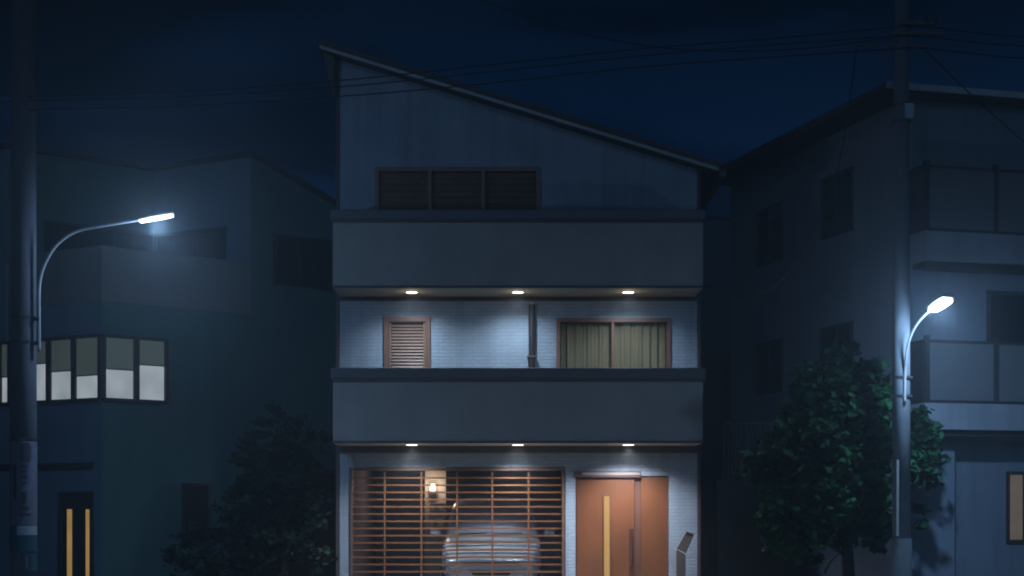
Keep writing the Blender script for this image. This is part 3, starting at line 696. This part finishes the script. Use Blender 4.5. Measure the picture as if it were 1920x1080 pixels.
b = new(); box(b, rxp-.2, rxp+.62, RYp-.16, RYp-.1, ZA(70, RYp), ZA(63, RYp)); box(b, rxp-.06, rxp+.5, RYp-.16, RYp-.1, ZA(51, RYp), ZA(45, RYp)); obj('crossarm', b, 'band', tr)
for px in (1738, 1752): b = new(); q = P(px, 46, RYp-.13); tube(b, [q, q+Vector((0, 0, .05)), q+Vector((0, 0, .1))], [.03, .05, .028], 10); obj('insulator', b, 'band', tr)
b = new(); box(b, rxp-.72, rxp-.1, RYp-.14, RYp-.1, ZA(93, RYp), ZA(88, RYp)); box(b, rxp+.1, rxp+.42, RYp-.14, RYp-.1, ZA(93, RYp), ZA(88, RYp)); obj('cable_bracket', b, 'band', tr)

# ------------------------------------------------------------------ cables
def cable(label, pts, r=.0095, group='overhead cables strung between the poles'):
    b = new(); tube(b, smooth_line(pts, 10), r, 6); o = obj('overhead_cable', b, 'cable'); tag(o, label, 'cable', group)
def span(pl): return [P(px, py, Y) for px, py, Y in pl]
LYf = lambda px: LY+(RYp-LY)*(px-44)/1646
mk = lambda L: [P(px, py, LYf(px)-.2) for px, py in L]
cable('topmost of the three black cables crossing the gable at a slant', mk([(52, 181), (350, 172), (635, 151), (900, 124), (1200, 92), (1450, 72), (1690, 50)]))
cable('middle one of the three black cables crossing the gable at a slant', mk([(52, 189), (350, 181), (635, 163), (900, 137), (1200, 105), (1450, 84), (1690, 67)]))
cable('lowest of the three black cables crossing the gable at a slant', mk([(52, 206), (350, 198), (635, 181), (900, 158), (1200, 126), (1450, 107), (1690, 91)]))
cable('black cable sagging down from the top of the picture to the slim pole', mk([(44, -370), (480, -160), (760, -48), (905, 2), (1050, 52), (1200, 84), (1350, 96), (1520, 90), (1690, 67)]))
RR = lambda L: [P(px, py, RYp-.15+(px-1700)*.002) for px, py in L]
cable('topmost cable running from the slim pole over the flat roof', RR([(1690, 47), (1760, 53), (1920, 69), (2200, 70), (2700, 20)]))
cable('middle cable running from the slim pole over the flat roof', RR([(1690, 66), (1760, 72), (1920, 86), (2200, 90), (2700, 40)]))
cable('lowest level cable running from the slim pole over the flat roof', RR([(1690, 89), (1760, 93), (1920, 109), (2200, 115), (2700, 70)]))
cable('cable dropping steeply across the pale fascia of the balcony house', [P(1735, 93, RYp-.13), P(1800, 158, RYp+.2), P(1860, 213, RYp+.5), P(1920, 266, RYp+.8), P(1990, 320, RYp+1.1)], .012)
cable('loose cable looping from the slim pole line to the brick house corner', [P(1606, 92, RYp-.12), P(1590, 210, RYp+.2), P(1572, 310, RYp+.4), P(1535, 425, RYp+.8), P(1485, 505, RYp+1.3), P(1430, 550, RYp+1.9), P(1385, 562, RYp+2.5), P(1348, 555, RYp+3.0), P(1321, 536, BY+.2)], .010)

# ------------------------------------------------------------------ street lamps
LEDC = (.40, .66, 1.)
ts = thing('street_lamp', 'long flat street lamp on a curved arm beside the thick pole', 'street lamp', P(73, 655, LY-.1), 'lit street lamps on the poles')
pts = [P(px, py, LY-.1) for px, py in ((73.5, 660), (73.5, 600), (73.5, 545), (77, 517), (87, 489), (104, 462), (126, 443), (150, 431.5), (178, 426), (215, 419.5), (262, 412))]
b = new(); tube(b, smooth_line(pts, 5), .023, 10); obj('arm', b, 'steel', ts, smooth=True)
for py in (600, 645): b = new(); z = ZA(py, LY); x0 = XA(66, LY); box(b, x0-.03, XA(75, LY)+.02, LY-.13, LY-.07, z-.025, z+.025); obj('clamp', b, 'band', ts)
a, c = P(258, 413.5, LY-.1), P(326, 401, LY-.1); ax = (c-a).normalized(); upv = Vector((0, -1, 0)).cross(ax); upv = upv if upv.z > 0 else -upv
def lampbox(a, ax, L, side, up_, w0, w1, t0, t1):
    b = new(); n = 8; rings = []
    for i in range(n+1):
        s = i/n; w_ = (w0+(w1-w0)*s)*(.55+.45*math.sin(math.pi*min(1, max(.06, s*.94+.03)))**.35)
        c_ = a+ax*(L*s)
        rings.append([b.verts.new(c_+side*(w_*kx)+up_*kz) for kx, kz in ((-1, t0), (1, t0), (1, t0+(t1-t0)*.6), (.6, t1), (-.6, t1), (-1, t0+(t1-t0)*.6))])
    for i in range(n):
        for j in range(6): b.faces.new([rings[i][j], rings[i][(j+1) % 6], rings[i+1][(j+1) % 6], rings[i+1][j]])
    b.faces.new(rings[0][::-1]); b.faces.new(rings[-1]); return b
sd = Vector((0, -1, 0)); L_ = (c-a).length
hd = obj('lamp_head', lampbox(a, ax, L_, sd, upv, .09, .10, -.005, .032), 'steel', ts)
obj('diffuser', lampbox(a+ax*.03, ax, L_-.05, sd, upv, .078, .088, -.034, -.006), 'led', hd)
mid = a+ax*(L_*.5)
lamp('led', 'SPOT', mid-upv*.10, 520, LEDC, ts, .12, 134, 1., direction=-upv+Vector((0, .12, 0)))
lamp('spill', 'POINT', mid-upv*.12, 175, LEDC, ts, .12)

ts = thing('street_lamp', 'short square headed street lamp on a curved arm beside the balcony house', 'street lamp', P(1697, 752, RYp-.15), 'lit street lamps on the poles')
pts = [P(px, py, RYp-.15-dy) for px, py, dy in ((1696.5, 756, 0), (1697, 700, 0), (1698.5, 675, .05), (1702, 650, .12), (1709, 627, .22), (1720, 607, .34), (1734, 591, .48), (1748, 579, .6))]
b = new(); tube(b, smooth_line(pts, 5), [.021-.0001*i for i in range(36)], 10); obj('arm', b, 'steel', ts, smooth=True)
for py in (708, 743): b = new(); z = ZA(py, RYp); tube(b, [(rxp+.02, RYp, z-.02), (rxp+.02, RYp, z+.02)], .150, 24); obj('clamp', b, 'band', ts)
a = P(1746, 580.5, RYp-.72); c = P(1779, 557, RYp-1.25); ax = (c-a).normalized(); sd = Vector((.95, -.1, 0)); sd = (sd-ax*sd.dot(ax)).normalized(); upv = ax.cross(sd); upv = upv if upv.z > 0 else -upv
L_ = (c-a).length
hd = obj('lamp_head', lampbox(a, ax, L_, sd, upv, .10, .125, .0, .07), 'steel', ts)
obj('diffuser', lampbox(a+ax*.03, ax, L_-.06, sd, upv, .085, .105, -.05, -.001), 'led', hd)
mid = a+ax*(L_*.5)
lamp('led', 'SPOT', mid-upv*.10, 560, LEDC, ts, .12, 130, 1., direction=-upv+Vector((.35, .25, 0)))
lamp('throw', 'SPOT', mid-upv*.10, 400, LEDC, ts, .12, 100, 1., direction=(.25, 1, -.42))
lamp('spill', 'POINT', mid-upv*.12, 165, LEDC, ts, .12)

# ------------------------------------------------------------------ trees
def tree(name, label, cat, tx, Y, clumps, trunk, limbs, lm, per, leafn, leaf, seed, depth=1., group=None):
    rnd = random.Random(seed)
    t = thing(name, label, cat, (XA(tx, Y), Y, 0), group)
    if trunk:
        b = new(); tube(b, [(XA(x, Y), Y, ZA(y, Y) if y else 0.) for x, y in trunk[0]], trunk[1], 12)
        tk = obj('trunk', b, 'bark', t, smooth=True)
        for lpts, rr_ in limbs:
            b = new(); tube(b, smooth_line([P(x, y, Y+dy) for x, y, dy in lpts], 4), [rr_*(1-.75*i/((len(lpts)-1)*4)) for i in range((len(lpts)-1)*4+1)], 8); obj('limb', b, 'bark', tk, smooth=True)
    b = new()
    for (px, py, rp_, dy) in clumps:
        c = P(px, py, Y+dy); r = rp_*Y/F
        for k_ in range(max(3, int(per*(rp_/50)**2))):
            d = Vector((rnd.gauss(0, 1), rnd.gauss(0, 1), rnd.gauss(0, 1))).normalized()*(rnd.random()**.45)
            sc_ = c+Vector((d.x*r, d.y*r*depth, d.z*r*.92)); cr = r*rnd.uniform(.18, .34)+.03
            tilt = Vector((rnd.gauss(0, .45), rnd.gauss(0, .45)-.2, 1))
            for q in range(leafn):
                o2 = Vector((rnd.gauss(0, 1), rnd.gauss(0, 1), rnd.gauss(0, .65)))*cr*.62
                nn = (tilt+Vector((rnd.gauss(0, .55), rnd.gauss(0, .55), rnd.gauss(0, .4)))).normalized()
                ta = nn.orthogonal().normalized(); ta = Matrix.Rotation(rnd.uniform(0, 6.28), 3, nn) @ ta; tb = nn.cross(ta)
                l = leaf*rnd.uniform(.5, 1.45); w_ = l*.34; p = sc_+o2
                v = [b.verts.new(p-ta*l*.5), b.verts.new(p+tb*w_-nn*.01), b.verts.new(p+ta*l*.5-nn*l*.12), b.verts.new(p-tb*w_-nn*.01)]
                b.faces.new([v[0], v[1], v[2]]); b.faces.new([v[0], v[2], v[3]])
    me = bpy.data.meshes.new('crown'); b.to_mesh(me); b.free()
    o = bpy.data.objects.new('crown', me); COL.objects.link(o); me.materials.append(M[lm]); attach(o, t)
    return t
TY = 26.35
cl = [(1582, 672, 30, 0), (1540, 700, 36, -.1), (1625, 705, 38, .1), (1585, 725, 50, -.3), (1515, 745, 40, 0), (1650, 755, 36, .1), (1560, 785, 58, -.35), (1625, 795, 52, -.2), (1490, 800, 46, .1),
      (1460, 845, 44, .2), (1520, 850, 56, -.2), (1590, 860, 62, -.4), (1655, 850, 46, 0), (1720, 800, 34, .2), (1728, 850, 36, .2), (1738, 895, 26, .1), (1700, 880, 36, .1),
      (1425, 872, 32, .1), (1440, 905, 30, 0), (1500, 920, 50, 0), (1570, 935, 58, -.45), (1640, 925, 48, -.1), (1455, 965, 36, .1), (1520, 985, 48, -.2), (1600, 985, 44, -.2), (1652, 985, 30, 0),
      (1450, 1015, 26, .1), (1500, 1035, 34, 0), (1640, 1020, 20, 0), (1715, 950, 16, .1), (1726, 985, 10, .1)]
tree('street_tree', 'big leafy tree lit green behind the slim utility pole', 'tree', 1590, TY, cl,
     ([(1592, 0), (1592, 1090), (1589, 1040), (1586, 980), (1584, 900), (1586, 800), (1584, 700)], [.12, .105, .095, .085, .07, .045, .015]),
     [([(1589, 1045, 0), (1555, 1020, -.1), (1515, 985, -.1), (1470, 950, 0)], .04), ([(1587, 1000, 0), (1625, 975, .1), (1665, 930, .1), (1715, 870, .15)], .045), ([(1585, 930, 0), (1545, 890, .1), (1490, 840, .1)], .04), ([(1585, 880, 0), (1620, 820, -.1), (1645, 770, 0)], .035), ([(1546, 1075, 0), (1560, 1050, 0), (1585, 1030, 0)], .02)],
     'leaf', 28, 30, .15, 11, .85)
TL = 29.35
cl = [(518, 768, 16, 0), (505, 800, 28, 0), (545, 812, 30, 0), (478, 825, 28, 0), (590, 815, 26, 0), (465, 860, 32, 0), (520, 860, 46, 0), (580, 860, 40, 0), (605, 900, 26, 0), (455, 905, 34, 0),
      (500, 920, 52, 0), (570, 930, 48, 0), (445, 960, 34, 0), (600, 970, 26, 0), (490, 985, 52, 0), (555, 995, 52, 0), (450, 1020, 34, 0), (520, 1045, 50, 0), (590, 1040, 34, 0)]
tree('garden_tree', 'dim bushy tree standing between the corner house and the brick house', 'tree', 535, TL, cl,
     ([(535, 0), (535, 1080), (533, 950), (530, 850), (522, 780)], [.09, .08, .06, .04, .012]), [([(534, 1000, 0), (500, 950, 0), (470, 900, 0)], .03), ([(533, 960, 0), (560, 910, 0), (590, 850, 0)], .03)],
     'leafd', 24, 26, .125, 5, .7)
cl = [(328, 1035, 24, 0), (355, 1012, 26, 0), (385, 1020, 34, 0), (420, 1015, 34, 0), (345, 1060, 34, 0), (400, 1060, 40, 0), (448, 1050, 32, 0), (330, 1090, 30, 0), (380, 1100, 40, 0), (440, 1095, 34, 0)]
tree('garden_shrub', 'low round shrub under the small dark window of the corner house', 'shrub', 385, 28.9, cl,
     ([(385, 0), (385, 1085), (388, 1040)], [.05, .04, .015]), [([(386, 1100, 0), (365, 1070, 0), (345, 1040, 0)], .02), ([(386, 1090, 0), (410, 1060, 0), (430, 1030, 0)], .02)], 'leafd', 20, 26, .105, 9, .8)

# ------------------------------------------------------------------ haze
HAZE = .0062
b = new(); box(b, -60, 60, -3, 60, -1, 14)
me = bpy.data.meshes.new('haze'); bmesh.ops.recalc_face_normals(b, faces=b.faces[:]); b.to_mesh(me); b.free()
hz = bpy.data.objects.new('haze', me); COL.objects.link(hz); hz['kind'] = 'stuff'; hz['label'] = 'thin night haze hanging over the street'
m = bpy.data.materials.new('night_haze'); m.use_nodes = True; nt = m.node_tree; nt.nodes.remove(nt.nodes['Principled BSDF'])
pv = nt.nodes.new('ShaderNodeVolumePrincipled'); pv.inputs['Color'].default_value = (.82, .90, 1., 1); pv.inputs['Density'].default_value = HAZE; pv.inputs['Anisotropy'].default_value = .66
nt.links.new(pv.outputs[0], nt.nodes['Material Output'].inputs['Volume']); me.materials.append(m)

# ------------------------------------------------------------------ night sky and moonlight
MOON_EL, MOON_AZ = R(13), R(-4)                       # the moon stands behind the viewer
w = bpy.data.worlds.new('World'); sc.world = w; w.use_nodes = True; nt = w.node_tree
bg = nt.nodes['Background']
sky = nt.nodes.new('ShaderNodeTexSky'); sky.sky_type = 'NISHITA'; sky.sun_disc = False; sky.sun_elevation = MOON_EL; sky.sun_rotation = math.pi+MOON_AZ
tint = nt.nodes.new('ShaderNodeMix'); tint.data_type = 'RGBA'; tint.blend_type = 'MULTIPLY'; tint.inputs['Factor'].default_value = 1
tint.inputs['B'].default_value = (.05, .56, 1.1, 1); nt.links.new(sky.outputs[0], tint.inputs['A'])
tc = nt.nodes.new('ShaderNodeTexCoord')
mp = nt.nodes.new('ShaderNodeMapping'); mp.inputs['Scale'].default_value = (4.5, 4.5, 15); mp.inputs['Location'].default_value = (1.3, .4, .2); nt.links.new(tc.outputs['Generated'], mp.inputs['Vector'])
nz = nt.nodes.new('ShaderNodeTexNoise'); nz.inputs['Scale'].default_value = 1.; nz.inputs['Detail'].default_value = 5; nz.inputs['Roughness'].default_value = .5
nt.links.new(mp.outputs['Vector'], nz.inputs['Vector'])
cr = nt.nodes.new('ShaderNodeValToRGB'); cr.color_ramp.elements[0].position = .44; cr.color_ramp.elements[0].color = (1, 1.05, 1.2, 1); cr.color_ramp.elements[1].position = .58; cr.color_ramp.elements[1].color = (.35, .34, .36, 1)
nt.links.new(nz.outputs['Fac'], cr.inputs['Fac'])
# clear air deepens upward, cloud cover dims it
sx = nt.nodes.new('ShaderNodeSeparateXYZ'); nt.links.new(tc.outputs['Generated'], sx.inputs[0])
el = nt.nodes.new('ShaderNodeValToRGB'); e = el.color_ramp
e.elements[0].position = .08; e.elements[0].color = (.9, 1.1, 1.7, 1); e.elements[1].position = .32; e.elements[1].color = (.20, .36, .34, 1)
nt.links.new(sx.outputs['Z'], el.inputs['Fac'])
m1 = nt.nodes.new('ShaderNodeMix'); m1.data_type = 'RGBA'; m1.blend_type = 'MULTIPLY'; m1.inputs['Factor'].default_value = 1
nt.links.new(tint.outputs['Result'], m1.inputs['A']); nt.links.new(cr.outputs['Color'], m1.inputs['B'])
m2 = nt.nodes.new('ShaderNodeMix'); m2.data_type = 'RGBA'; m2.blend_type = 'MULTIPLY'; m2.inputs['Factor'].default_value = 1
nt.links.new(m1.outputs['Result'], m2.inputs['A']); nt.links.new(el.outputs['Color'], m2.inputs['B'])
nt.links.new(m2.outputs['Result'], bg.inputs['Color'])
bg.inputs['Strength'].default_value = .0048
sun = bpy.data.lights.new('moonlight', 'SUN'); sun.energy = .18; sun.angle = R(14); sun.color = (.32, .58, 1.)
so = bpy.data.objects.new('moonlight', sun); COL.objects.link(so)
dirv = Vector((math.sin(-MOON_AZ)*math.cos(MOON_EL), math.cos(MOON_AZ)*math.cos(MOON_EL), -math.sin(MOON_EL)))
so.rotation_euler = dirv.to_track_quat('-Z', 'Y').to_euler(); so.location = (0, -10, 20)

# ------------------------------------------------------------------ camera and render
cam = bpy.data.cameras.new('camera'); cam.sensor_width = 36; cam.lens = 36*F/1920; cam.shift_y = 420/1920; cam.clip_end = 2000
co = bpy.data.objects.new('camera', cam); COL.objects.link(co); co.location = (0, 0, EYE); co.rotation_euler = (R(90), 0, 0); sc.camera = co
sc.view_settings.view_transform = 'Standard'; sc.view_settings.look = 'None'; sc.view_settings.exposure = 0; sc.view_settings.gamma = 1
sc.render.engine = 'CYCLES'; sc.cycles.use_denoising = True; sc.cycles.use_adaptive_sampling = False; sc.cycles.use_light_tree = True
try: sc.cycles.denoiser = 'OPENIMAGEDENOISE'
except Exception: pass
sc.cycles.filter_width = 1.9; sc.cycles.max_bounces = 6; sc.cycles.volume_bounces = 0; sc.cycles.sample_clamp_indirect = 3
